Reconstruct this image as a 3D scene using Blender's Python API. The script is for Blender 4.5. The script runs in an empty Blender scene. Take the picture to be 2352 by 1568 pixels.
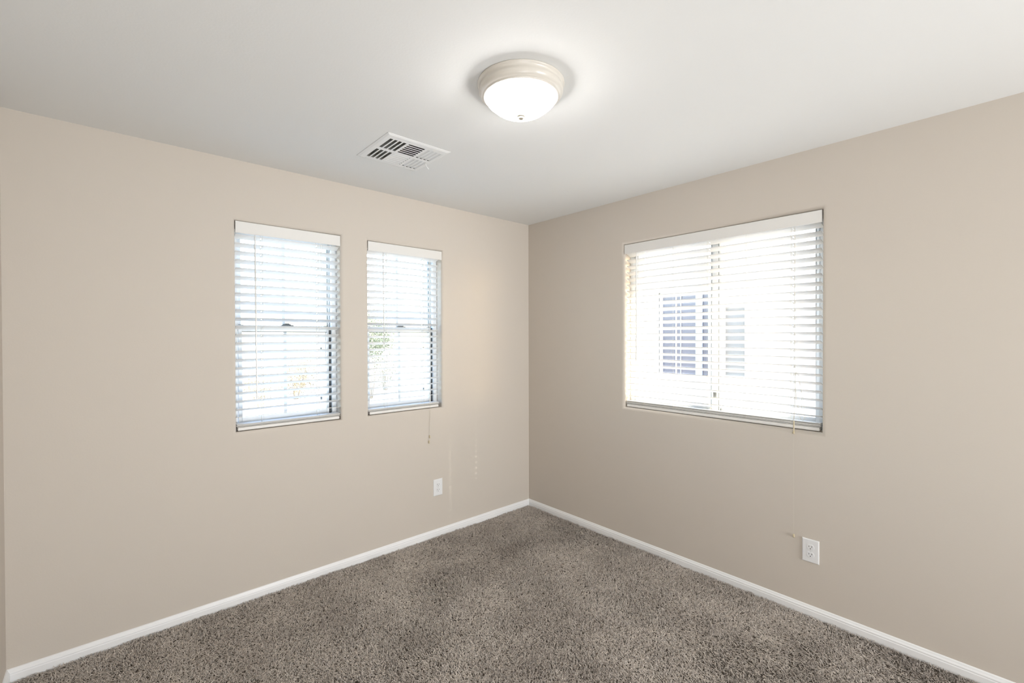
import bpy, bmesh, math, random
import numpy as np
from mathutils import Vector, Matrix

random.seed(7)
rng = np.random.default_rng(11)
S = bpy.context.scene
COL = S.collection

# ------------------------------------------------------------------ camera
cam_d = bpy.data.cameras.new('camera')
cam = bpy.data.objects.new('camera', cam_d)
COL.objects.link(cam)
S.camera = cam
cam_d.sensor_fit = 'HORIZONTAL'
cam_d.sensor_width = 36.0
cam_d.lens = 36.0 * 1045.28 / 2352.0
cam_d.clip_start = 0.02
cam_d.clip_end = 400
CP = Vector((-2.74907, -2.87023, 1.46236))
yaw, pitch, roll = 0.727319, -0.0084512, -0.0025913
fw = Vector((math.sin(yaw) * math.cos(pitch), math.cos(yaw) * math.cos(pitch), math.sin(pitch)))
rt = Vector((math.cos(yaw), -math.sin(yaw), 0))
up = rt.cross(fw)
r2 = rt * math.cos(roll) + up * math.sin(roll)
u2 = -rt * math.sin(roll) + up * math.cos(roll)
cam.matrix_world = Matrix(((r2.x, u2.x, -fw.x, CP.x), (r2.y, u2.y, -fw.y, CP.y), (r2.z, u2.z, -fw.z, CP.z), (0, 0, 0, 1)))

# ------------------------------------------------------------------ sky, sun, lights, exposure
S.view_settings.view_transform = 'Standard'
S.view_settings.look = 'None'
S.view_settings.gamma = 1.0
S.view_settings.use_curve_mapping = False
S.view_settings.exposure = 0.11
SKY_STRENGTH = 1.8
SUN_STRENGTH = 15.0
FILL_WATT = 69.0
CEILING_FILL_WATT = 29.0
BOWL_EMIT = 34.0

W = bpy.data.worlds.new('sky')
S.world = W
W.use_nodes = True
wn = W.node_tree.nodes
wl = W.node_tree.links
bg = wn['Background']
sky = wn.new('ShaderNodeTexSky')
sky.sky_type = 'NISHITA'
sky.sun_disc = False
sky.sun_elevation = math.radians(28)
sky.sun_rotation = math.radians(151)
sky.air_density = 1.0
sky.dust_density = 2.0
wl.new(sky.outputs[0], bg.inputs[0])
bg.inputs[1].default_value = SKY_STRENGTH

SUN_DIR = Vector((-0.622, 1.129, -0.5385 * 1.289)).normalized()
sun_d = bpy.data.lights.new('sun', 'SUN')
sun_d.energy = SUN_STRENGTH
sun_d.angle = math.radians(0.53)
sun_d.color = (1.0, 0.93, 0.82)
sun = bpy.data.objects.new('sun', sun_d)
COL.objects.link(sun)
sun.rotation_euler = SUN_DIR.to_track_quat('-Z', 'Y').to_euler()
sun.location = (6, -10, 8)


def area(name, loc, direction, sx, sy, watt, color=(1, 1, 1), portal=False, spread=180):
    d = bpy.data.lights.new(name, 'AREA')
    d.shape = 'RECTANGLE'
    d.size, d.size_y = sx, sy
    d.energy = watt
    d.color = color
    d.spread = math.radians(spread)
    if portal:
        d.cycles.is_portal = True
    o = bpy.data.objects.new(name, d)
    COL.objects.link(o)
    o.location = loc
    o.rotation_euler = Vector(direction).to_track_quat('-Z', 'Y').to_euler()
    return o


# unseen fill light added inside the back wall, behind the camera
area('back_fill_light', (-0.9, -5.75, 1.05), (-0.05, 1.0, 0.20), 1.1, 1.8, FILL_WATT, (0.97, 0.985, 1.0), spread=120)

# second fill light, added low behind the camera to lift the ceiling
area('ceiling_fill_light', (-2.75, -3.6, 0.30), (0.05, 0.55, 1.0), 0.6, 2.0, CEILING_FILL_WATT, (0.98, 0.99, 1.0))

# ------------------------------------------------------------------ sizes
H = 2.44
RX0, RY0 = -3.08, -5.85          # far sides of the room
TH = 0.16                        # wall thickness


# ------------------------------------------------------------------ materials
def mat(name, color, rough=0.5, spec=0.5, bump=None, metal=0.0, emit=None, vary=None):
    m = bpy.data.materials.new(name)
    m.use_nodes = True
    n, l = m.node_tree.nodes, m.node_tree.links
    b = n['Principled BSDF']
    b.inputs['Base Color'].default_value = (*color, 1)
    b.inputs['Roughness'].default_value = rough
    b.inputs['Specular IOR Level'].default_value = spec
    b.inputs['Metallic'].default_value = metal
    if emit:
        b.inputs['Emission Color'].default_value = (*emit[0], 1)
        b.inputs['Emission Strength'].default_value = emit[1]
    if bump or vary:
        tc = n.new('ShaderNodeTexCoord')
    if bump:
        scale, strength, dist = bump
        t = n.new('ShaderNodeTexNoise')
        t.inputs['Scale'].default_value = scale
        t.inputs['Detail'].default_value = 3
        l.new(tc.outputs['Object'], t.inputs['Vector'])
        bp = n.new('ShaderNodeBump')
        bp.inputs['Strength'].default_value = strength
        bp.inputs['Distance'].default_value = dist
        l.new(t.outputs['Fac'], bp.inputs['Height'])
        l.new(bp.outputs[0], b.inputs['Normal'])
    if vary:
        scale, c2 = vary
        t = n.new('ShaderNodeTexNoise')
        t.inputs['Scale'].default_value = scale
        t.inputs['Detail'].default_value = 4
        l.new(tc.outputs['Object'], t.inputs['Vector'])
        mx = n.new('ShaderNodeMixRGB')
        mx.inputs[1].default_value = (*color, 1)
        mx.inputs[2].default_value = (*c2, 1)
        cr = n.new('ShaderNodeValToRGB')
        cr.color_ramp.elements[0].position = 0.35
        cr.color_ramp.elements[1].position = 0.65
        l.new(t.outputs['Fac'], cr.inputs[0])
        l.new(cr.outputs[0], mx.inputs[0])
        l.new(mx.outputs[0], b.inputs['Base Color'])
    return m


def glass_mat(name, tint=(0.97, 0.985, 0.98), gloss=0.06):
    m = bpy.data.materials.new(name)
    m.use_nodes = True
    n, l = m.node_tree.nodes, m.node_tree.links
    n.remove(n['Principled BSDF'])
    tr = n.new('ShaderNodeBsdfTransparent')
    tr.inputs[0].default_value = (*tint, 1)
    gl = n.new('ShaderNodeBsdfGlossy')
    gl.inputs['Roughness'].default_value = 0.02
    mx = n.new('ShaderNodeMixShader')
    mx.inputs[0].default_value = gloss
    l.new(tr.outputs[0], mx.inputs[1])
    l.new(gl.outputs[0], mx.inputs[2])
    l.new(mx.outputs[0], n['Material Output'].inputs[0])
    return m


M = {}
M['wall'] = mat('wall_paint', (0.632, 0.576, 0.510), 0.75, 0.25, bump=(140, 0.06, 0.004))
M['ceiling'] = mat('ceiling_paint', (0.80, 0.80, 0.785), 0.85, 0.2, bump=(120, 0.08, 0.004))
M['trim'] = mat('white_trim_paint', (0.90, 0.905, 0.91), 0.35, 0.5)
M['blind'] = mat('white_faux_wood', (0.79, 0.775, 0.745), 0.42, 0.4)
M['cord'] = mat('white_cord', (0.70, 0.67, 0.59), 0.7, 0.2)
M['beige'] = mat('beige_plastic', (0.58, 0.50, 0.34), 0.45, 0.4)
M['wand'] = mat('clear_white_wand', (0.74, 0.74, 0.72), 0.25, 0.6)
M['vinyl'] = mat('white_vinyl', (0.82, 0.84, 0.85), 0.4, 0.4)
M['dark'] = mat('dark_track', (0.075, 0.085, 0.09), 0.5, 0.3)
M['grey_metal'] = mat('grey_latch', (0.16, 0.17, 0.17), 0.4, 0.5)
M['glass'] = glass_mat('window_glass')
M['plate'] = mat('white_plastic_plate', (0.84, 0.845, 0.85), 0.3, 0.5)
M['slot'] = mat('slot_black', (0.01, 0.01, 0.01), 0.6, 0.2)
M['screw'] = mat('painted_screw', (0.66, 0.66, 0.65), 0.3, 0.6)
M['vent'] = mat('white_enamel', (0.82, 0.82, 0.81), 0.4, 0.4)
M['duct'] = mat('galvanised_duct', (0.44, 0.44, 0.40), 0.6, 0.4, bump=(60, 0.4, 0.01))
M['pan'] = mat('satin_white_metal', (0.68, 0.64, 0.575), 0.28, 0.6)
M['bowl'] = mat('lit_frosted_glass', (0.9, 0.9, 0.88), 0.4, 0.4, emit=((1.0, 0.975, 0.94), BOWL_EMIT))
M['nickel'] = mat('nickel_finial', (0.62, 0.58, 0.50), 0.3, 0.5, metal=0.6)
M['stucco'] = mat('cream_stucco', (0.80, 0.75, 0.66), 0.9, 0.1, bump=(90, 0.4, 0.01))
M['screen'] = mat('dark_screened_glass', (0.135, 0.125, 0.145), 0.25, 0.5)
M['louvre'] = mat('pale_grey_louvre', (0.28, 0.255, 0.225), 0.5, 0.3)
M['ground'] = mat('desert_gravel', (0.62, 0.54, 0.44), 0.95, 0.1, bump=(30, 0.6, 0.03), vary=(9, (0.48, 0.40, 0.32)))
M['concrete'] = mat('pale_concrete', (0.60, 0.61, 0.63), 0.85, 0.2, bump=(40, 0.2, 0.01), vary=(2.0, (0.54, 0.55, 0.57)))
M['leaf'] = mat('olive_leaf', (0.22, 0.24, 0.15), 0.6, 0.3)
M['leaf_dry'] = mat('dry_leaf', (0.24, 0.205, 0.14), 0.7, 0.2)
M['bark'] = mat('brown_bark', (0.30, 0.25, 0.19), 0.9, 0.1, bump=(50, 0.6, 0.01))
M['backing'] = mat('carpet_backing', (0.10, 0.085, 0.07), 0.95, 0.05)


# ------------------------------------------------------------------ mesh helpers
class MB:
    def __init__(s):
        s.v, s.f = [], []

    def add(s, verts, faces):
        o = len(s.v)
        s.v += [tuple(map(float, p)) for p in verts]
        s.f += [tuple(i + o for i in q) for q in faces]

    def box(s, x0, x1, y0, y1, z0, z1):
        x0, x1 = sorted((x0, x1)); y0, y1 = sorted((y0, y1)); z0, z1 = sorted((z0, z1))
        s.add([(x0, y0, z0), (x1, y0, z0), (x1, y1, z0), (x0, y1, z0), (x0, y0, z1), (x1, y0, z1), (x1, y1, z1), (x0, y1, z1)],
              [(0, 3, 2, 1), (4, 5, 6, 7), (0, 1, 5, 4), (1, 2, 6, 5), (2, 3, 7, 6), (3, 0, 4, 7)])

    def tube(s, pts, r, n=8, cap=True):
        pts = [Vector(p) for p in pts]
        rs = r if isinstance(r, (list, tuple)) else [r] * len(pts)
        rings = []
        ref = None
        for i, p in enumerate(pts):
            d = (pts[min(i + 1, len(pts) - 1)] - pts[max(i - 1, 0)]).normalized()
            a = Vector((1, 0, 0)) if abs(d.x) < 0.8 else Vector((0, 1, 0))
            if ref is not None:
                a = ref
            u = (a - d * a.dot(d)).normalized()
            ref = u
            w = d.cross(u)
            rings.append([p + (u * math.cos(2 * math.pi * k / n) + w * math.sin(2 * math.pi * k / n)) * rs[i] for k in range(n)])
        o = []
        for R_ in rings:
            o += R_
        f = []
        for i in range(len(rings) - 1):
            for k in range(n):
                k2 = (k + 1) % n
                f.append((i * n + k, i * n + k2, (i + 1) * n + k2, (i + 1) * n + k))
        if cap:
            f.append(tuple(range(n))[::-1])
            f.append(tuple((len(rings) - 1) * n + k for k in range(n)))
        s.add(o, f)

    def lathe(s, prof, c, n=64, axis=None):
        """prof: list of (radius, height); spun about +z through c, or about the axis function."""
        vs, f = [], []
        for (r, h) in prof:
            for k in range(n):
                t = 2 * math.pi * k / n
                q = (r * math.cos(t), r * math.sin(t), h)
                if axis:
                    q = axis(q)
                vs.append((c[0] + q[0], c[1] + q[1], c[2] + q[2]))
        for i in range(len(prof) - 1):
            for k in range(n):
                k2 = (k + 1) % n
                f.append((i * n + k, i * n + k2, (i + 1) * n + k2, (i + 1) * n + k))
        s.add(vs, f)

    def build(s, name, material, parent=None, smooth=False, bevel=None, loc=None):
        me = bpy.data.meshes.new(name)
        off = Vector(loc) if loc is not None else Vector((0, 0, 0))
        me.from_pydata([tuple(Vector(p) - off) for p in s.v], [], s.f)
        bm = bmesh.new()
        bm.from_mesh(me)
        bmesh.ops.remove_doubles(bm, verts=bm.verts, dist=1e-6)
        bmesh.ops.recalc_face_normals(bm, faces=bm.faces)
        bm.to_mesh(me)
        bm.free()
        me.materials.append(material)
        o = bpy.data.objects.new(name, me)
        COL.objects.link(o)
        o.location = off
        if smooth:
            for p in me.polygons:
                p.use_smooth = True
        if bevel:
            b = o.modifiers.new('edge', 'BEVEL')
            b.width, b.segments = bevel
            b.limit_method = 'ANGLE'
            b.angle_limit = math.radians(40)
            for p in me.polygons:
                p.use_smooth = True
            wnm = o.modifiers.new('wn', 'WEIGHTED_NORMAL')
        if parent is not None:
            o.parent = parent
            q, pl = parent, Vector((0, 0, 0))
            while q is not None:
                pl += Vector(q.location)
                q = q.parent
            o.location = off - pl
        return o


def empty(name, loc, label=None, cat=None, group=None, kind=None):
    o = bpy.data.objects.new(name, None)
    o.empty_display_size = 0.05
    COL.objects.link(o)
    o.location = loc
    tag(o, label, cat, group, kind)
    return o


def tag(o, label=None, cat=None, group=None, kind=None):
    for k, v in (('label', label), ('category', cat), ('group', group), ('kind', kind)):
        if v:
            o[k] = v
    return o


LW = lambda u, d, z: (u, d, z)        # the wall with the two narrow windows: u along x, d outward +y
RW = lambda u, d, z: (d, u, z)        # the wall with the wide window: u along y, d outward +x


# ------------------------------------------------------------------ walls with rounded openings
def wall(name, P, u0, u1, z0, z1, holes, r=0.020, lab=None):
    mb = MB()
    nseg = 6
    ext = [(a - r, b + r, c - r, d + r) for a, b, c, d in holes]
    us = sorted({u0, u1, *[e[0] for e in ext], *[e[1] for e in ext]})
    zs = sorted({z0, z1, *[e[2] for e in ext], *[e[3] for e in ext]})
    inside = lambda u, z: any(e[0] < u < e[1] and e[2] < z < e[3] for e in ext)
    for i in range(len(us) - 1):
        for j in range(len(zs) - 1):
            if not inside((us[i] + us[i + 1]) / 2, (zs[j] + zs[j + 1]) / 2):
                mb.add([P(us[i], 0, zs[j]), P(us[i + 1], 0, zs[j]), P(us[i + 1], 0, zs[j + 1]), P(us[i], 0, zs[j + 1])], [(0, 1, 2, 3)])
    for a, b, c, d in holes:
        rings = []
        for k in range(nseg + 1):
            t = math.pi / 2 * k / nseg
            e = r * (1 - math.sin(t))
            rings.append((e, r * (1 - math.cos(t))))
        rings.append((0, TH))
        vs = []
        for e, dp in rings:
            vs += [P(a - e, dp, c - e), P(b + e, dp, c - e), P(b + e, dp, d + e), P(a - e, dp, d + e)]
        fs = []
        for k in range(len(rings) - 1):
            for q in range(4):
                q2 = (q + 1) % 4
                fs.append((k * 4 + q, k * 4 + q2, (k + 1) * 4 + q2, (k + 1) * 4 + q))
        mb.add(vs, fs)
    us = sorted({u0, u1, *[e[0] for e in holes], *[e[1] for e in holes]})
    zs = sorted({z0, z1, *[e[2] for e in holes], *[e[3] for e in holes]})
    inside = lambda u, z: any(e[0] < u < e[1] and e[2] < z < e[3] for e in holes)
    for i in range(len(us) - 1):
        for j in range(len(zs) - 1):
            if not inside((us[i] + us[i + 1]) / 2, (zs[j] + zs[j + 1]) / 2):
                mb.add([P(us[i], TH, zs[j]), P(us[i + 1], TH, zs[j]), P(us[i + 1], TH, zs[j + 1]), P(us[i], TH, zs[j + 1])], [(0, 1, 2, 3)])
    o = mb.build(name, M['wall'])
    me = o.data
    # rounded corner strips shade smooth
    for p in me.polygons:
        n = p.normal
        p.use_smooth = max(abs(n.x), abs(n.y), abs(n.z)) < 0.999
    tag(o, lab, None, None, 'structure')
    return o


W1 = (-2.2205, -1.6400, 0.945, 2.112)
W2 = (-1.4605, -0.8850, 0.947, 2.106)
W3 = (-2.1810, -0.9800, 0.966, 2.121)

wall('wall_left', LW, RX0 - TH, TH, -0.02, H + 0.02, [W1, W2], lab='beige wall with two narrow windows')
wall('wall_right', RW, RY0 - TH, 0.0, -0.02, H + 0.02, [W3], lab='beige wall with one wide window')
mb = MB(); mb.box(RX0 - TH, RX0, RY0 - TH, 0, -0.02, H + 0.02)
tag(mb.build('wall_side', M['wall']), 'beige wall at the left edge', kind='structure')
mb = MB(); mb.box(RX0, 0, RY0 - TH, RY0, -0.02, H + 0.02)
tag(mb.build('wall_back', M['wall']), 'beige wall behind the viewpoint', kind='structure')
# ceiling with the duct opening for the vent
VX0, VX1, VY0, VY1 = -1.745, -1.390, -0.862, -0.497
dx0, dx1, dy0, dy1 = VX0 + 0.030, VX1 - 0.028, VY0 + 0.040, VY1 - 0.034
mb = MB()
for (a, b, c, d) in ((RX0 - TH, TH, RY0 - TH, dy0), (RX0 - TH, TH, dy1, TH), (RX0 - TH, dx0, dy0, dy1), (dx1, TH, dy0, dy1)):
    mb.box(a, b, c, d, H, H + 0.2)
tag(mb.build('ceiling', M['ceiling']), 'flat white ceiling', kind='structure')
mb = MB(); mb.box(RX0 - TH, TH, RY0 - TH, TH, -0.22, -0.004)
tag(mb.build('floor', M['backing']), 'floor under the carpet pile', kind='structure')

# ------------------------------------------------------------------ baseboards (moulded profile)
BH = 0.055
PROF = [(0.0, -0.008), (0.0125, -0.008), (0.0125, 0.030), (0.0105, 0.0335), (0.0105, 0.036), (0.0118, 0.038), (0.0105, 0.042), (0.0075, 0.0455), (0.0065, 0.049), (0.0052, 0.0525), (0.002, BH), (0.0, BH)]


def baseboard(name, pts, inward, lab):
    """pts: the two ends on the wall face, with mitred ends given by functions of the offset."""
    mb = MB()
    vs = []
    for e in (0, 1):
        for (o, z) in PROF:
            x, y = pts[e](o)
            vs.append((x, y, z))
    n = len(PROF)
    fs = [(i, i + 1, n + i + 1, n + i) for i in range(n - 1)] + [tuple(range(n)), tuple(range(2 * n - 1, n - 1, -1))]
    mb.add(vs, fs)
    o = mb.build(name, M['trim'])
    tag(o, lab, kind='structure')


baseboard('baseboard_left', (lambda o: (RX0 + o, -o), lambda o: (-o, -o)), None, 'white moulded baseboard below the two narrow windows')
baseboard('baseboard_right', (lambda o: (-o, -o), lambda o: (-o, RY0)), None, 'white moulded baseboard below the wide window')
baseboard('baseboard_side', (lambda o: (RX0 + o, RY0), lambda o: (RX0 + o, -o)), None, 'white baseboard on the side wall')


# ------------------------------------------------------------------ carpet
def value_noise(x, y, seed, cell):
    g = np.random.default_rng(seed).random((256, 256))
    xs, ys = x / cell, y / cell
    xi, yi = np.floor(xs).astype(int), np.floor(ys).astype(int)
    fx, fy = xs - xi, ys - yi
    fx = fx * fx * (3 - 2 * fx); fy = fy * fy * (3 - 2 * fy)
    q = lambda a, b: g[a % 256, b % 256]
    return (q(xi, yi) * (1 - fx) + q(xi + 1, yi) * fx) * (1 - fy) + (q(xi, yi + 1) * (1 - fx) + q(xi + 1, yi + 1) * fx) * fy


def carpet():
    dens = 42000
    x0, x1, y0, y1 = RX0 + 0.016, -0.016, -3.6, -0.016
    n = int(dens * (x1 - x0) * (y1 - y0))
    x = rng.uniform(x0, x1, n); y = rng.uniform(y0, y1, n)
    dep = (x - CP.x) * fw.x + (y - CP.y) * fw.y
    k = dep > 1.35
    x, y = x[k], y[k]
    n = len(x)
    # nap: direction and lean drift in broad patches, like pile brushed by feet and a vacuum
    na = value_noise(x + 9, y + 9, 1, 0.42) * 0.65 + value_noise(x + 9, y + 9, 2, 0.17) * 0.35
    nb = value_noise(x + 9, y + 9, 3, 0.30) * 0.6 + value_noise(x + 9, y + 9, 4, 0.11) * 0.4
    nc = value_noise(x + 9, y + 9, 8, 0.05)
    nd = value_noise(x + 9, y + 9, 21, 0.23) * 0.6 + value_noise(x + 9, y + 9, 22, 0.09) * 0.4
    ang = (na * 5.0 - 1.2) + rng.normal(0, 1.0, n)
    lean = np.clip(0.85 + 1.2 * (nb - 0.5) + 0.7 * (nc - 0.5) + rng.normal(0, 0.30, n), 0.05, 1.45)
    ln = rng.uniform(0.011, 0.020, n)
    wd = rng.uniform(0.0010, 0.0017, n)
    rows = 4
    t = np.linspace(0, 1, rows)
    bend = rng.normal(0.5, 0.35, n)
    side = rng.normal(0, 0.5, n)
    px = np.zeros((n, rows)); py = np.zeros((n, rows)); pz = np.zeros((n, rows))
    cx, cy, cz = x.copy(), y.copy(), np.full(n, -0.004)
    px[:, 0], py[:, 0], pz[:, 0] = cx, cy, cz
    for i in range(1, rows):
        th = np.clip(lean + bend * (t[i] - 0.4) * 1.5, 0.0, 1.75)
        a = ang + side * t[i] * 1.6
        st = ln / (rows - 1)
        cx = cx + np.sin(th) * np.cos(a) * st
        cy = cy + np.sin(th) * np.sin(a) * st
        cz = cz + np.cos(th) * st
        px[:, i], py[:, i], pz[:, i] = cx, cy, cz
    top = 0.0095 + 0.005 * (nb - 0.5) + 0.003 * (nc - 0.5)
    pz = np.minimum(pz, top[:, None] + 0.0008 * np.arange(rows)[None, :])
    px = np.clip(px, x0 - 0.002, x1 + 0.002); py = np.minimum(py, y1 + 0.002)
    co = np.zeros((n, rows, 3, 3), dtype=np.float32)
    ph = rng.uniform(0, 6.28, n)
    taper = np.array([1.0, 1.05, 0.95, 0.45])
    for kx in range(3):
        o = ph + kx * 2.0944
        # cross-section frame: side vector and (approximately) up
        sx, sy = -np.sin(ang), np.cos(ang)
        ux, uy, uz = np.cos(ang) * 0.5, np.sin(ang) * 0.5, 0.85
        c, s_ = np.cos(o) * wd, np.sin(o) * wd
        for i in range(rows):
            co[:, i, kx, 0] = px[:, i] + (sx * c + ux * s_) * taper[i]
            co[:, i, kx, 1] = py[:, i] + (sy * c + uy * s_) * taper[i]
            co[:, i, kx, 2] = pz[:, i] + uz * s_ * taper[i]
    nv = n * rows * 3
    base = (np.arange(n) * rows * 3)[:, None, None]
    f = []
    for i in range(rows - 1):
        for kx in range(3):
            k2 = (kx + 1) % 3
            f.append([i * 3 + kx, i * 3 + k2, (i + 1) * 3 + k2, (i + 1) * 3 + kx])
    f = np.array(f)[None]
    idx = (base + f).reshape(-1, 4).astype(np.int32)
    nf = len(idx)
    me = bpy.data.meshes.new('carpet_pile')
    me.vertices.add(nv)
    me.vertices.foreach_set('co', co.reshape(-1))
    me.loops.add(nf * 4)
    me.loops.foreach_set('vertex_index', idx.reshape(-1))
    me.polygons.add(nf)
    me.polygons.foreach_set('loop_start', np.arange(0, nf * 4, 4, dtype=np.int32))
    me.polygons.foreach_set('use_smooth', np.ones(nf, dtype=bool))
    me.update(calc_edges=True)
    # yarn tone per strand: random flecks, plus patches of nap shading put into the colour
    at = me.attributes.new('yarn', 'FLOAT', 'POINT')
    tone = np.clip(rng.normal(0.5, 0.22, n) + 0.55 * (nd - 0.5), 0, 1).astype(np.float32)
    at.data.foreach_set('value', np.repeat(tone, rows * 3))
    m = bpy.data.materials.new('carpet_yarn')
    m.use_nodes = True
    nd, l = m.node_tree.nodes, m.node_tree.links
    b = nd['Principled BSDF']
    b.inputs['Roughness'].default_value = 0.75
    b.inputs['Specular IOR Level'].default_value = 0.25
    b.inputs['Sheen Weight'].default_value = 0.25
    a = nd.new('ShaderNodeAttribute')
    a.attribute_name = 'yarn'
    cr = nd.new('ShaderNodeValToRGB')
    cr.color_ramp.elements[0].color = (*YARN_DARK, 1)
    cr.color_ramp.elements[1].color = (*YARN_LIGHT, 1)
    l.new(a.outputs['Fac'], cr.inputs[0])
    l.new(cr.outputs[0], b.inputs['Base Color'])
    me.materials.append(m)
    o = bpy.data.objects.new('carpet_pile', me)
    COL.objects.link(o)
    tag(o, 'shaggy grey-brown carpet pile covering the whole floor', 'carpet', None, 'stuff')


YARN_DARK = (0.42, 0.36, 0.315)
YARN_LIGHT = (0.92, 0.835, 0.755)
carpet()


# ------------------------------------------------------------------ windows
def fbox(mb, P, u0, u1, d0, d1, z0, z1):
    a, b = P(u0, d0, z0), P(u1, d1, z1)
    mb.box(a[0], b[0], a[1], b[1], a[2], b[2])


def ring(mb, P, u0, u1, z0, z1, d0, d1, l, r, bt, tp):
    fbox(mb, P, u0, u0 + l, d0, d1, z0, z1)
    fbox(mb, P, u1 - r, u1, d0, d1, z0, z1)
    fbox(mb, P, u0 + l, u1 - r, d0, d1, z0, z0 + bt)
    fbox(mb, P, u0 + l, u1 - r, d0, d1, z1 - tp, z1)


def hung_window(name, hole, zmeet, lab):
    P = LW
    u0, u1, z0, z1 = hole
    root = empty(name, P((u0 + u1) / 2, 0.12, z0), lab, kind='structure')
    mb = MB(); ring(mb, P, u0, u1, z0, z1, 0.082, 0.150, 0.022, 0.030, 0.030, 0.032)
    mb.build('window_frame', M['vinyl'], root, bevel=(0.002, 2))
    a, b = u0 + 0.022, u1 - 0.030
    # balance tracks: dark gap between the sash and the frame
    mb = MB()
    fbox(mb, P, b - 0.015, b, 0.098, 0.120, z0 + 0.03, zmeet - 0.004)
    mb.build('balance_track', M['dark'], root)
    # upper sash (outer) and lower sash (inner)
    a2, b2 = a + 0.006, b - 0.015
    mid = (a2 + b2) / 2 - 0.004
    mb = MB(); ring(mb, P, a, b, zmeet - 0.03, z1 - 0.032, 0.122, 0.146, 0.026, 0.012, 0.03, 0.022)
    fbox(mb, P, mid - 0.009, mid + 0.009, 0.130, 0.138, zmeet, z1 - 0.054)
    up_ = mb.build('upper_sash', M['vinyl'], root, bevel=(0.002, 2))
    mb = MB(); fbox(mb, P, a + 0.024, b - 0.010, 0.1325, 0.1355, zmeet - 0.002, z1 - 0.052)
    mb.build('pane', M['glass'], up_)
    mb = MB(); fbox(mb, P, b - 0.0165, b - 0.0125, 0.121, 0.132, zmeet, z1 - 0.055)
    mb.build('bead_and_shadow_strip', M['grey_metal'], up_)
    mb = MB(); ring(mb, P, a2, b2, z0 + 0.03, zmeet, 0.094, 0.118, 0.020, 0.014, 0.034, 0.036)
    fbox(mb, P, mid - 0.009, mid + 0.009, 0.102, 0.110, z0 + 0.064, zmeet - 0.036)
    lo = mb.build('lower_sash', M['vinyl'], root, bevel=(0.002, 2))
    mb = MB(); fbox(mb, P, a2 + 0.018, b2 - 0.012, 0.1045, 0.1075, z0 + 0.062, zmeet - 0.034)
    mb.build('pane', M['glass'], lo)
    # dark strip put in for the shadow gap at the top of the lower glass
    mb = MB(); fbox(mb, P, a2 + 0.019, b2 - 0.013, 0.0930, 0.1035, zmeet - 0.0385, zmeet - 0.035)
    mb.build('bead_and_shadow_strip', M['grey_metal'], lo)
    mb = MB()
    lx = mid + 0.012
    fbox(mb, P, lx - 0.034, lx + 0.034, 0.092, 0.116, zmeet, zmeet + 0.005)
    fbox(mb, P, lx - 0.026, lx + 0.020, 0.094, 0.112, zmeet + 0.005, zmeet + 0.011)
    fbox(mb, P, lx - 0.014, lx + 0.010, 0.088, 0.104, zmeet + 0.011, zmeet + 0.015)
    mb.build('sash_latch', M['grey_metal'], root, bevel=(0.0015, 2))
    for sx in (a2 + 0.016, b2 - 0.016):
        mb = MB(); fbox(mb, P, sx - 0.012, sx + 0.012, 0.096, 0.112, zmeet, zmeet + 0.004)
        mb.build('tilt_tab', M['grey_metal'], root)
    # small dark screen clips seen through the lower glass
    for zz in (z0 + 0.44, z0 + 0.12):
        mb = MB(); fbox(mb, P, b2 - 0.034, b2 - 0.024, 0.150, 0.156, zz, zz + 0.018)
        mb.build('screen_clip', M['grey_metal'], root)
    return root


hung_window('window_1', W1, 1.537, 'white single-hung window, the wider of the two on the left wall')
hung_window('window_2', W2, 1.539, 'white single-hung window nearest the room corner')


def slider_window(name, hole, lab):
    P = RW
    u0, u1, z0, z1 = hole
    root = empty(name, P((u0 + u1) / 2, 0.12, z0), lab, kind='structure')
    mb = MB(); ring(mb, P, u0, u1, z0, z1, 0.082, 0.150, 0.032, 0.032, 0.032, 0.032)
    mb.build('window_frame', M['vinyl'], root, bevel=(0.002, 2))
    a, b = u0 + 0.032, u1 - 0.032
    c, d = z0 + 0.032, z1 - 0.032
    m = -1.588
    mb = MB(); ring(mb, P, a - 0.002, m + 0.024, c - 0.002, d + 0.002, 0.120, 0.144, 0.028, 0.030, 0.028, 0.028)
    s1 = mb.build('fixed_sash', M['vinyl'], root, bevel=(0.002, 2))
    mb = MB(); fbox(mb, P, a + 0.024, m - 0.004, 0.1305, 0.1335, c + 0.026, d - 0.026)
    mb.build('pane', M['glass'], s1)
    mb = MB(); ring(mb, P, m - 0.022, b + 0.002, c - 0.002, d + 0.002, 0.092, 0.116, 0.042, 0.030, 0.028, 0.028)
    s2 = mb.build('sliding_sash', M['vinyl'], root, bevel=(0.002, 2))
    mb = MB(); fbox(mb, P, m + 0.018, b - 0.026, 0.1025, 0.1055, c + 0.026, d - 0.026)
    mb.build('pane', M['glass'], s2)
    mb = MB()
    fbox(mb, P, m + 0.0215, m + 0.0245, 0.0915, 0.094, c + 0.028, d - 0.028)
    fbox(mb, P, m - 0.0260, m - 0.0225, 0.0915, 0.122, c, d)
    mb.build('weather_strip', M['grey_metal'], root)
    mb = MB(); fbox(mb, P, m - 0.014, m + 0.006, 0.080, 0.092, 1.075, 1.130)
    mb.build('sash_latch', M['grey_metal'], root, bevel=(0.002, 2))
    return root


slider_window('window_3', W3, 'wide white sliding window on the right wall')


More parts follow.
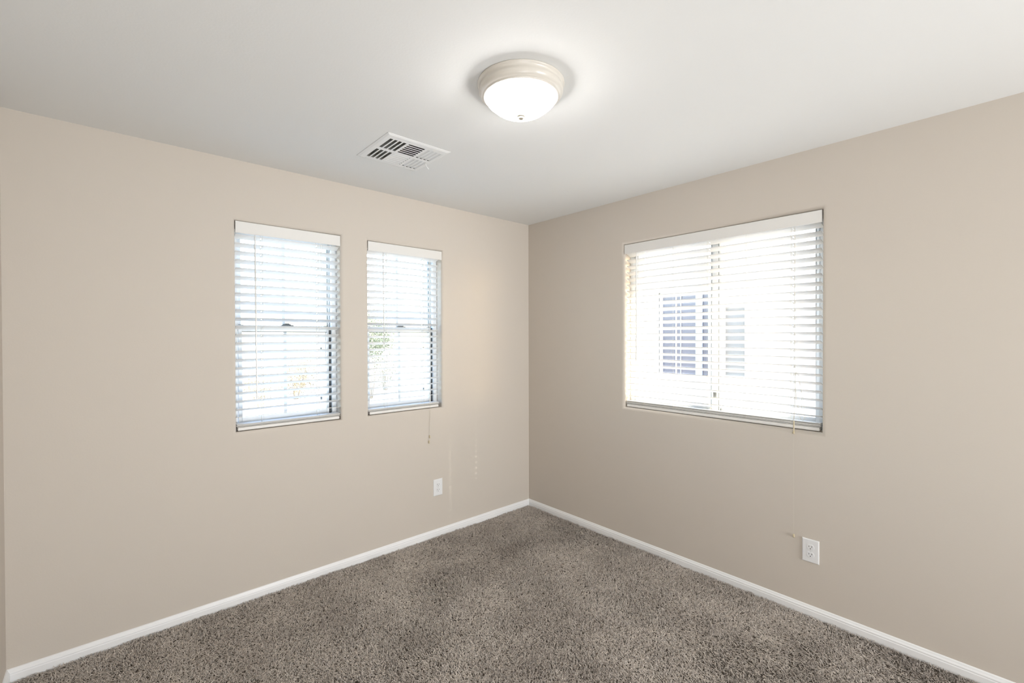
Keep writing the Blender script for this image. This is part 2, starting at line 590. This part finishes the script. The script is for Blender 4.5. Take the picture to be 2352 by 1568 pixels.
# ------------------------------------------------------------------ blinds
def blind(name, P, hole, label, ztop, pitch, nslat, tilt_deg, ladders, plain, stack, wand, lift, vh=0.064, ends=(0.005, 0.008), last_tilt=None, rail_in=0.004):
    """ztop: height of the inner edge of the first slat; slats hang 0.020-0.070 behind the wall face."""
    u0, u1, z0, z1 = hole
    root = empty(name, P((u0 + u1) / 2, 0.045, z0), label, 'blind', 'white window blinds')
    # valance with a slim moulded face and returns
    mb = MB()
    va, vb, vt, vbm = u0 + 0.0025, u1 - 0.003, z1 - 0.0035, z1 - 0.0035 - vh
    prof = [(0.016, vbm), (0.006, vbm), (0.0045, vbm + 0.003), (0.0045, vt - 0.003), (0.006, vt), (0.016, vt)]
    vs = [P(va, d, z) for d, z in prof] + [P(vb, d, z) for d, z in prof]
    n = len(prof)
    mb.add(vs, [(i, (i + 1) % n, n + (i + 1) % n, n + i) for i in range(n)] + [tuple(range(n)), tuple(range(2 * n - 1, n - 1, -1))])
    mb.build('valance', M['blind'], root)
    mb = MB(); fbox(mb, P, u0 + 0.004, u1 - 0.004, 0.018, 0.072, z1 - 0.046, z1 - 0.004)
    mb.build('headrail', M['blind'], root)
    su0, su1 = u0 + ends[0], u1 - ends[1]
    hw, th = 0.025, 0.0014

    def slat(mb, zc, tilt, jog=0.0, dc=0.045):
        ct, st = math.cos(tilt), math.sin(tilt)

        def Q(u, v, w):       # v across the slat (inner edge negative), w through its thickness
            return P(u, dc + v * ct + w * st, zc - v * st + w * ct)
        vv = [-hw, -hw + 0.0012, -0.009, 0.009, hw - 0.0012, hw]
        crown = [0, 0.0, 0.0010, 0.0010, 0.0, 0]
        tk = [th * 0.45, th, th, th, th, th * 0.45]
        us = [su0 + jog] + sorted(x for l in ladders for x in (l - 0.0032, l + 0.0032)) + [su1 + jog]
        us = sorted(us)
        ng = len(vv)
        vs, fs = [], []
        for u in us:
            for i in range(ng):
                vs.append(Q(u, vv[i], crown[i] + tk[i]))
            for i in range(ng):
                vs.append(Q(u, vv[i], crown[i] - tk[i]))
        row = 2 * ng
        for k in range(len(us) - 1):
            hole_ = any(abs((us[k] + us[k + 1]) / 2 - l) < 1e-4 for l in ladders)
            A, B = k * row, (k + 1) * row
            for i in range(ng - 1):
                if hole_ and i == 2:
                    continue
                fs.append((A + i, A + i + 1, B + i + 1, B + i))
                fs.append((A + ng + i, B + ng + i, B + ng + i + 1, A + ng + i + 1))
            fs.append((A, B, B + ng, A + ng))
            fs.append((A + ng - 1, A + 2 * ng - 1, B + 2 * ng - 1, B + ng - 1))
            if hole_:
                for i in (2, 3):
                    fs.append((A + i, B + i, B + ng + i, A + ng + i))
                for E in (A, B):
                    fs.append((E + 2, E + 3, E + ng + 3, E + ng + 2))
        for E in (0, (len(us) - 1) * row):
            fs.append(tuple(E + i for i in range(ng)) + tuple(E + ng + i for i in range(ng - 1, -1, -1)))
        mb.add(vs, fs)

    mb = MB()
    tilt = math.radians(tilt_deg)
    zcs = []
    for k in range(nslat):
        tl = tilt * (1 + 0.06 * math.sin(k * 2.3))
        if last_tilt is not None and k >= nslat - 1:
            tl = math.radians(last_tilt)
        zc = ztop - k * pitch - hw * math.sin(tl)
        zcs.append((zc, tl))
        slat(mb, zc, tl, 0.0012 * math.sin(k * 5.1))
    zr = z0 + 0.0035
    zz = zr + 0.0218
    for k in range(stack):
        slat(mb, zz + k * 0.0045, math.radians(2.5 * math.sin(k * 1.7)), 0.002 * math.sin(k * 3.7 + 1))
    mb.build('slats', M['blind'], root)
    # bottom rail, rounded
    mb = MB(); fbox(mb, P, su0 + rail_in, su1 - 0.003, 0.018, 0.070, zr, zr + 0.0185)
    mb.build('bottom_rail', M['blind'], root, bevel=(0.005, 3))
    # ladders: front and back strings with a rung below each slat, plus the lift cord through the holes
    for l in list(ladders) + list(plain):
        mb = MB()
        ztp, zbt = z1 - 0.05, zr + 0.012
        o = 0.004
        for sgn in (-1, 1):
            pts = [P(l + o, 0.045 + sgn * 0.0262, ztp)]
            for zc, tl in zcs:
                pts.append(P(l + o, 0.045 + sgn * 0.0262 * math.cos(tl), zc - sgn * 0.0262 * math.sin(tl)))
            pts.append(P(l + o, 0.045 + sgn * 0.0262, zbt))
            mb.tube(pts, 0.0006, 5)
        for zc, tl in zcs:
            mb.tube([P(l + o, 0.045 - 0.0262 * math.cos(tl), zc - 0.0036 + 0.0262 * math.sin(tl)), P(l + o, 0.045 + 0.0262 * math.cos(tl), zc - 0.0036 - 0.0262 * math.sin(tl))], 0.0006, 4)
        if l in ladders:
            mb.tube([P(l - 0.0022, 0.049, ztp), P(l - 0.0022, 0.049, zbt)], 0.0006, 5)
        mb.build('ladder_cord', M['cord'], root)
    # tilt wand on its hook
    wu, wt, wb, wr = wand
    mb = MB()
    pts = [P(wu, 0.0135, wt), P(wu, 0.0130, wt - 0.06), P(wu + (0.004 if P is LW else -0.001), 0.009, wb)]
    mb.tube(pts, [wr, wr, wr], 6)
    mb.tube([pts[-1], P(wu + (0.004 if P is LW else -0.001), 0.009, wb - 0.004)], [wr * 1.25, wr * 1.25], 6)
    wd = mb.build('tilt_wand', M['wand'], root)
    mb = MB()
    mb.tube([P(wu, 0.0175, wt + 0.024), P(wu, 0.0135, wt + 0.014), P(wu, 0.0135, wt)], [0.0018, 0.0022, 0.0030], 6)
    mb.build('wand_hook', M['wand'], wd)
    lift(root)
    return root


def lift_w1(root):
    mb = MB()
    mb.tube([LW(-1.760, 0.0135, 2.045), LW(-1.761, 0.0135, 1.97), LW(-1.756, 0.0130, 1.895), LW(-1.757, 0.0135, 1.860)], 0.0007, 5)
    mb.tube([LW(-1.752, 0.0135, 2.045), LW(-1.753, 0.0135, 1.95), LW(-1.758, 0.0130, 1.875)], 0.0007, 5)
    mb.build('lift_cord', M['cord'], root)


def tassel(P, u, d, z, parent, length=0.022, r=0.0055):
    """z: the top of the tassel"""
    mb = MB()
    prof = [(0.0008, 0.0), (r * 0.55, -0.001), (r * 0.72, -0.004), (r * 0.85, -0.008), (r, -length * 0.72), (r * 0.98, -length * 0.9), (r * 0.6, -length), (0.0004, -length)]
    mb.lathe(prof, P(u, d, z), 16)
    return mb.build('tassel', M['beige'], parent, smooth=True)


def lift_w2(root):
    c = []
    mb = MB()
    for k, (e, zt) in enumerate(((-1.003, 0.757), (-1.008, 0.719))):
        off = 0.0025 * k
        mb.tube([LW(-0.984 - off, 0.0128, 2.045), LW(-0.985 - off, 0.0118, 1.6), LW(-0.988 - off, 0.0095, 1.15), LW(-0.992 - off, 0.0045, 0.985),
                 LW(-0.994 - off, -0.0035, 0.950), LW(-0.997 - off, -0.0065, 0.925), LW(e, -0.0068, zt - 0.002)], 0.0006, 6)
    o = mb.build('lift_cord', M['cord'], root)
    tassel(LW, -1.003, -0.0068, 0.757, o)
    tassel(LW, -1.008, -0.0068, 0.719, o)


def lift_w3(root):
    mb = MB()
    for k in range(2):
        off = 0.004 * k
        mb.tube([RW(-2.050 - off, 0.0130, 2.050), RW(-2.052 - off, 0.0115, 1.7), RW(-2.053 - off, 0.010, 1.30), RW(-2.056 - off * 0.5, 0.009, 1.15),
                 RW(-2.0535, 0.006, 1.010), RW(-2.054, -0.002, 0.975)], 0.0009, 6)
    # the slack tied in a loop
    pts = []
    for t in np.linspace(0, 1, 28):
        a = t * 2 * math.pi
        y = -2.071 - 0.024 * math.sin(a) * (0.35 + 0.65 * (0.5 - 0.5 * math.cos(a))) + 0.010 * math.cos(a) - 0.012 * (0.5 - 0.5 * math.cos(a))
        z = 1.145 + 0.128 * math.cos(a)
        pts.append(RW(y, 0.0085 - 0.002 * math.sin(a), z))
    mb.tube(pts, 0.0009, 6, cap=False)
    pts = []
    for t in np.linspace(0, 1, 22):
        a = t * 2 * math.pi
        y = -2.064 - 0.013 * math.sin(a) - 0.018 * (0.5 - 0.5 * math.cos(a))
        z = 1.165 + 0.108 * math.cos(a)
        pts.append(RW(y, 0.0100 - 0.002 * math.sin(a), z))
    mb.tube(pts, 0.0009, 6, cap=False)
    # single cord down to the tassel
    mb.tube([RW(-2.054, -0.002, 0.975), RW(-2.0545, -0.0060, 0.945), RW(-2.0562, -0.0066, 0.72), RW(-2.057, -0.0068, 0.408)], 0.00028, 6)
    o = mb.build('lift_cord', M['cord'], root)
    mb = MB()
    mb.tube([RW(-2.0535, 0.004, 1.012), RW(-2.0537, 0.002, 1.000), RW(-2.054, -0.001, 0.960), RW(-2.054, -0.0052, 0.944)], [0.0028, 0.0034, 0.0030, 0.0062], 10)
    mb.build('cord_connector', M['beige'], o, smooth=True)
    tassel(RW, -2.057, -0.0068, 0.408, o, 0.020, 0.0052)


blind('window_blind', LW, W1, 'white slatted blind in the leftmost window, with a long tilt wand', 2.0385, 0.0461, 23, 20,
      [-2.085, -1.775], [], 4, (-2.121, 2.030, 1.126, 0.0044), lift_w1, ends=(0.005, 0.004), last_tilt=9)
blind('window_blind', LW, W2, 'white slatted blind in the narrow window nearest the corner, tasselled cord hanging below', 2.0415, 0.0434, 24, 18,
      [-1.325, -1.035], [], 4, (-1.349, 2.018, 1.412, 0.0030), lift_w2, vh=0.062, ends=(0.004, 0.022), last_tilt=8, rail_in=0.010)
blind('window_blind', RW, W3, 'wide white slatted blind on the right wall with a looped pull cord', 2.0550, 0.0437, 24, 20,
      [-2.037, -1.576, -1.129], [-1.804, -1.349], 5, (-1.074, 2.030, 1.300, 0.0034), lift_w3, vh=0.064, ends=(0.010, 0.008), last_tilt=14)


# ------------------------------------------------------------------ wall outlets
def outlet(P, u, z, label, flip):
    root = empty('wall_outlet', P(u, 0, z), label, 'outlet', 'duplex wall outlets')
    w, h = 0.0385, 0.0605
    mb = MB()
    rings = [(0, 0.0), (0, -0.0025), (0.0010, -0.0042), (0.0030, -0.0052), (0.0055, -0.0056)]
    vs = []
    for e, d in rings:
        vs += [P(u - w + e, d, z - h + e), P(u + w - e, d, z - h + e), P(u + w - e, d, z + h - e), P(u - w + e, d, z + h - e)]
    fs = []
    for k in range(len(rings) - 1):
        for q in range(4):
            q2 = (q + 1) % 4
            fs.append((k * 4 + q, k * 4 + q2, k * 4 + 4 + q2, k * 4 + 4 + q))
    k = (len(rings) - 1) * 4
    fs.append((k, k + 1, k + 2, k + 3))
    mb.add(vs, fs)
    mb.build('cover_plate', M['plate'], root)
    for s in (1, -1):
        zc = z + s * 0.0195
        mb = MB()
        # rounded face: circle clipped flat at top and bottom
        pts = []
        for t in range(40):
            a = 2 * math.pi * t / 40
            pts.append((0.0172 * math.cos(a), max(-0.0140, min(0.0140, 0.0172 * math.sin(a)))))
        vs = [P(u + a, -0.0052, zc + b) for a, b in pts] + [P(u + a, -0.0066, zc + b) for a, b in pts] + [P(u + a * 0.96, -0.0070, zc + b * 0.96) for a, b in pts]
        n = 40
        fs = [(i, (i + 1) % n, n + (i + 1) % n, n + i) for i in range(n)] + [(n + i, n + (i + 1) % n, 2 * n + (i + 1) % n, 2 * n + i) for i in range(n)] + [tuple(range(2 * n, 3 * n))]
        mb.add(vs, fs)
        rc = mb.build('receptacle', M['plate'], root)
        mb = MB()
        for sx, hh in ((-flip, 0.0043), (flip, 0.0034)):
            fbox(mb, P, u + sx * 0.0064 - 0.0011, u + sx * 0.0064 + 0.0011, -0.0072, -0.006, zc + 0.0038 - hh, zc + 0.0038 + hh)
        mb.tube([P(u, -0.006, zc - 0.0075), P(u, -0.0072, zc - 0.0075)], 0.0024, 12)
        mb.build('socket_slot', M['slot'], rc)
    mb = MB()
    mb.tube([P(u, -0.0050, z), P(u, -0.0064, z)], [0.0030, 0.0026], 14)
    mb.build('screw', M['screw'], root)


outlet(LW, -0.932, 0.3605, 'white duplex outlet on the left wall below the corner window', 1)
outlet(RW, -2.134, 0.3415, 'white duplex outlet on the right wall beside the hanging cord tassel', 1)

# ------------------------------------------------------------------ ceiling light
LX, LY = -1.545, -1.573
light = empty('ceiling_light', (LX, LY, H), 'round flush ceiling light with a glowing frosted glass bowl', 'ceiling light')
mb = MB()
pan = [(0.0, 0.0), (0.1640, 0.0), (0.1672, -0.0015), (0.1680, -0.004), (0.1668, -0.0065), (0.1630, -0.009), (0.1605, -0.013), (0.1600, -0.017), (0.1612, -0.021), (0.1628, -0.026), (0.1625, -0.032), (0.1600, -0.038), (0.1555, -0.0435), (0.1500, -0.0475),
       (0.1468, -0.0485), (0.1460, -0.0505), (0.1440, -0.0528), (0.1405, -0.0538), (0.1372, -0.0530), (0.1360, -0.049), (0.1350, -0.042), (0.120, -0.038), (0.0, -0.038)]
mb.lathe(pan, (LX, LY, H), 96)
mb.build('pan', M['pan'], light, smooth=True)
mb = MB()
bowl = [(0.1335, -0.043), (0.1345, -0.054), (0.1335, -0.0620), (0.1290, -0.0690), (0.1215, -0.0745), (0.1165, -0.0785), (0.1120, -0.0830), (0.1040, -0.0900), (0.0920, -0.0985), (0.0760, -0.1065), (0.0560, -0.1135), (0.0340, -0.1180), (0.0120, -0.1205), (0.0, -0.1210)]
mb.lathe(bowl, (LX, LY, H), 96)
mb.build('glass_bowl', M['bowl'], light, smooth=True)['label'] = 'lit white glass bowl'
mb = MB()
fin = [(0.0, -0.1195), (0.0155, -0.1195), (0.0160, -0.1215), (0.0135, -0.1235), (0.0105, -0.1240), (0.0098, -0.1265), (0.0108, -0.1290), (0.0095, -0.1318), (0.0045, -0.1330), (0.0, -0.1332)]
mb.lathe(fin, (LX, LY, H), 32)
mb.build('finial', M['nickel'], light, smooth=True)['label'] = 'small nickel finial'

# ------------------------------------------------------------------ ceiling vent
vent = empty('ceiling_vent', ((VX0 + VX1) / 2, (VY0 + VY1) / 2, H), 'square white ceiling air vent with three groups of curved louvres', 'vent')
zf = H - 0.006      # visible face
slots = []          # (x0, x1, y0, y1, direction the blade leans as it rises)
rowsY = ((-0.815, -0.691), (-0.662, -0.537))
for (ya, yb) in rowsY:
    for k in range(4):
        xc = -1.7015 + 0.0238 * k
        slots.append((xc - 0.0078, xc + 0.0078, ya, yb, ('x', 1)))
    for k in range(4):
        xc = -1.4925 + 0.0228 * k
        slots.append((xc - 0.0078, xc + 0.0078, ya, yb, ('x', -1)))
for r_, (ya, yb) in enumerate(rowsY):
    for k in range(6):
        yc = ya + 0.006 + (yb - ya - 0.012) * k / 5
        slots.append((-1.607, -1.516, yc - 0.0066, yc + 0.0066, ('y', 1 if r_ == 0 else -1)))
mb = MB()
xs = sorted({VX0 + 0.012, VX1 - 0.012, *[s[0] for s in slots], *[s[1] for s in slots]})
ys = sorted({VY0 + 0.012, VY1 - 0.012, *[s[2] for s in slots], *[s[3] for s in slots]})
for i in range(len(xs) - 1):
    for j in range(len(ys) - 1):
        cx_, cy_ = (xs[i] + xs[i + 1]) / 2, (ys[j] + ys[j + 1]) / 2
        if not any(s[0] < cx_ < s[1] and s[2] < cy_ < s[3] for s in slots):
            mb.add([(xs[i], ys[j], zf), (xs[i + 1], ys[j], zf), (xs[i + 1], ys[j + 1], zf), (xs[i], ys[j + 1], zf)], [(0, 1, 2, 3)])
a, b, c, d = VX0, VX1, VY0, VY1
e = 0.012
A = [(a, c, H - 0.0005), (b, c, H - 0.0005), (b, d, H - 0.0005), (a, d, H - 0.0005)]
A2 = [(a, c, H - 0.002), (b, c, H - 0.002), (b, d, H - 0.002), (a, d, H - 0.002)]
B = [(a + e, c + e, zf), (b - e, c + e, zf), (b - e, d - e, zf), (a + e, d - e, zf)]
mb.add(A + A2 + B, [(q, (q + 1) % 4, 4 + (q + 1) % 4, 4 + q) for q in range(4)] + [(4 + q, 4 + (q + 1) % 4, 8 + (q + 1) % 4, 8 + q) for q in range(4)])
mb.build('face_plate', M['vent'], vent)


def blade(s, mb):
    x0, x1, y0, y1, (ax, sg) = s
    prof = []
    for t in np.linspace(0, 1, 6):
        # curls from the slot edge up into the duct
        rise = 0.006 if sg < 0 else (0.016 if ax == 'x' else 0.0085)
        prof.append((0.0105 * t + 0.0058 * t * t, 0.0005 + rise * (1 - (1 - t) ** 1.6)))
    vs, fs = [], []
    for off in (0.0, 0.0007):
        for (h, z) in prof:
            if ax == 'x':
                xx = (x0 + h + off) if sg > 0 else (x1 - h - off)
                vs += [(xx, y0, zf + z), (xx, y1, zf + z)]
            else:
                yy = (y0 + h + off) if sg > 0 else (y1 - h - off)
                vs += [(x0, yy, zf + z), (x1, yy, zf + z)]
    n = len(prof)
    for o in (0, 2 * n):
        for i in range(n - 1):
            fs.append((o + 2 * i, o + 2 * i + 1, o + 2 * i + 3, o + 2 * i + 2))
    mb.add(vs, fs)


mb = MB()
for s in slots:
    blade(s, mb)
mb.build('louvre', M['vent'], vent)
mb = MB()
k = 0.001
ox0, ox1, oy0, oy1 = dx0 + k, dx1 - k, dy0 + k, dy1 - k
mb.add([(ox0, oy0, zf + 0.004), (ox1, oy0, zf + 0.004), (ox1, oy1, zf + 0.004), (ox0, oy1, zf + 0.004), (ox0, oy0, H + 0.19), (ox1, oy0, H + 0.19), (ox1, oy1, H + 0.19), (ox0, oy1, H + 0.19)],
       [(0, 1, 5, 4), (1, 2, 6, 5), (2, 3, 7, 6), (3, 0, 4, 7), (4, 5, 6, 7)])
for t in range(3):
    mb.box(ox0, ox1, oy0 + 0.05 + 0.09 * t, oy0 + 0.054 + 0.09 * t, H + 0.07, H + 0.12)
mb.build('duct', M['duct'], vent)['label'] = 'dark duct behind the louvres'
mb = MB()
mb.tube([(-1.412, -0.645, zf + 0.004), (-1.408, -0.643, zf - 0.007), (-1.396, -0.636, zf - 0.012), (-1.384, -0.630, zf - 0.018)], [0.0020, 0.0020, 0.0024, 0.0034], 8)
mb.build('damper_lever', M['vent'], vent)
for (sx, sy) in ((-1.615, -0.838), (-1.445, -0.838), (-1.70, -0.515), (-1.475, -0.515)):
    mb = MB(); mb.tube([(sx, sy, zf + 0.0005), (sx, sy, zf - 0.0012)], [0.0032, 0.0024], 12)
    mb.build('screw', M['screw'], vent)

# ------------------------------------------------------------------ outside
mb = MB(); mb.box(-60, 60, -30, 70, -0.6, -0.30)
tag(mb.build('ground', M['ground']), 'pale gravel yard outside', kind='structure')
mb = MB(); mb.box(-30, 30, 5.6, 8.6, -0.31, -0.27)
tag(mb.build('path', M['concrete']), 'pale concrete path across the front yard', kind='structure')

# the eave of this house over the wide window
mb = MB(); mb.box(TH, 0.72, -8.0, 2.0, 2.45, 2.62)
tag(mb.build('roof', M['stucco']), 'roof eave over the wide window', kind='structure')

# house next door: wall, eave, roof, windows
nx = 4.6
house = empty('neighbor_house', (nx, -1.0, -0.3), 'cream stucco house next door, seen through the wide blind', 'house')
w1 = (0.536, 1.444, 0.79, 2.248)
mb = MB()
wins = [w1, (-0.013, 0.297, 0.85, 1.96)]
PT = 3.30
ys = sorted({-9.0, 7.0, *[w[0] for w in wins], *[w[1] for w in wins]})
zs = sorted({-0.3, PT, *[w[2] for w in wins], *[w[3] for w in wins]})
for i in range(len(ys) - 1):
    for j in range(len(zs) - 1):
        cy_, cz_ = (ys[i] + ys[i + 1]) / 2, (zs[j] + zs[j + 1]) / 2
        if not any(w[0] < cy_ < w[1] and w[2] < cz_ < w[3] for w in wins):
            mb.box(nx, nx + 0.2, ys[i], ys[i + 1], zs[j], zs[j + 1])
mb.box(nx + 0.2, nx + 7, -9, -8.8, -0.3, PT)
mb.box(nx + 0.2, nx + 7, 6.8, 7, -0.3, PT)
mb.box(nx + 6.8, nx + 7, -8.8, 6.8, -0.3, PT)
mb.build('house_wall', M['stucco'], house)
mb = MB(); mb.box(nx - 0.03, nx + 0.23, -9.03, 7.03, PT, PT + 0.06)
mb.build('parapet_cap', M['stucco'], house)
mb = MB(); mb.box(nx + 0.2, nx + 6.8, -8.8, 6.8, PT - 0.35, PT - 0.25)
mb.build('roof', M['concrete'], house)
P3 = lambda u, d, z: (nx + d, u, z)
wf = MB()
ring(wf, P3, w1[0], w1[1], w1[2], w1[3], 0.03, 0.12, 0.035, 0.035, 0.035, 0.035)
fbox(wf, P3, 0.685, 0.785, 0.03, 0.12, w1[2] + 0.03, w1[3] - 0.03)
fbox(wf, P3, 1.055, 1.067, 0.05, 0.06, w1[2] + 0.03, w1[3] - 0.03)
fbox(wf, P3, 1.145, 1.157, 0.05, 0.06, w1[2] + 0.03, w1[3] - 0.03)
wo = wf.build('window_frame', M['vinyl'], house)
mb = MB(); fbox(mb, P3, w1[0] + 0.02, w1[1] - 0.02, 0.070, 0.085, w1[2] + 0.02, w1[3] - 0.02)
mb.build('pane', M['screen'], wo)
wf = MB(); ring(wf, P3, w1[0] - 0.10, w1[1] + 0.12, w1[2] - 0.10, w1[3] + 0.12, -0.03, 0.02, 0.10, 0.12, 0.10, 0.12)
wf.build('window_surround', M['stucco'], house)
w2_ = wins[1]
wf = MB(); fbox(wf, P3, w2_[0], w2_[1], 0.05, 0.10, w2_[2], w2_[3])
wf.build('shutter', M['louvre'], house)


def shrub(loc, rad, hgt, nleaf, label, leafmat, z0=-0.12, size=(0.025, 0.06)):
    root = empty('desert_shrub', (loc[0], loc[1], -0.30), label, 'shrub', 'shrubs in the front yard')
    mb = MB()
    for k in range(9):
        a = random.uniform(0, 6.28)
        rr = rad * random.uniform(0.2, 0.75)
        top = (loc[0] + rr * math.cos(a), loc[1] + rr * math.sin(a), -0.3 + hgt * random.uniform(0.5, 0.95))
        mb.tube([(loc[0] + 0.05 * math.cos(a), loc[1] + 0.05 * math.sin(a), -0.31), (loc[0] + rr * 0.45 * math.cos(a), loc[1] + rr * 0.45 * math.sin(a), -0.3 + hgt * 0.35), top], [0.012, 0.008, 0.003], 6)
    mb.build('stem', M['bark'], root)
    mb = MB()
    for k in range(nleaf):
        # clumped leaves through the crown
        a = random.uniform(0, 6.28); cz = random.uniform(-1, 1); rr = random.random() ** 0.4
        q = math.sqrt(1 - cz * cz)
        lump = 0.75 + 0.25 * math.sin(3 * a + 2 * cz) * math.cos(4 * cz + a)
        p = Vector((loc[0] + rad * rr * q * math.cos(a) * lump, loc[1] + rad * rr * q * math.sin(a) * lump, -0.3 + hgt * (z0 + (1 - z0) * (0.5 + 0.5 * cz * rr * lump))))
        d1 = Vector((random.gauss(0, 1), random.gauss(0, 1), random.gauss(0.3, 0.8))).normalized()
        d2 = d1.cross(Vector((random.gauss(0, 1), random.gauss(0, 1), random.gauss(0, 1)))).normalized()
        L = random.uniform(*size); w = L * 0.28
        mid = p + d1 * L * 0.5 + d1.cross(d2) * w * 0.35
        mb.add([p, p + d1 * L * 0.5 + d2 * w, p + d1 * L, p + d1 * L * 0.5 - d2 * w, mid], [(0, 1, 4), (1, 2, 4), (2, 3, 4), (3, 0, 4)])
    mb.build('foliage', leafmat, root)


shrub((0.2, 10.2), 0.75, 1.15, 2200, 'low dry shrub farthest left behind the leftmost blind', M['leaf_dry'])
shrub((1.35, 11.2), 0.80, 1.25, 2400, 'low dry shrub seen through the middle of the leftmost blind', M['leaf_dry'])
shrub((2.2, 10.0), 0.55, 0.95, 900, 'small olive shrub at the right of the leftmost blind', M['leaf'])
shrub((3.0, 9.8), 0.95, 2.9, 5200, 'tall olive bush behind the narrow corner blind', M['leaf'], 0.22, (0.035, 0.075))
shrub((4.3, 11.5), 0.70, 1.4, 1100, 'olive shrub right of the tall bush behind the corner blind', M['leaf'])
shrub((0.75, 14.2), 1.05, 1.9, 2600, 'taller dry shrub farther back behind the leftmost blind', M['leaf_dry'])
shrub((2.6, 14.6), 0.95, 1.8, 2400, 'dry shrub farther back at the right of the leftmost blind', M['leaf_dry'])
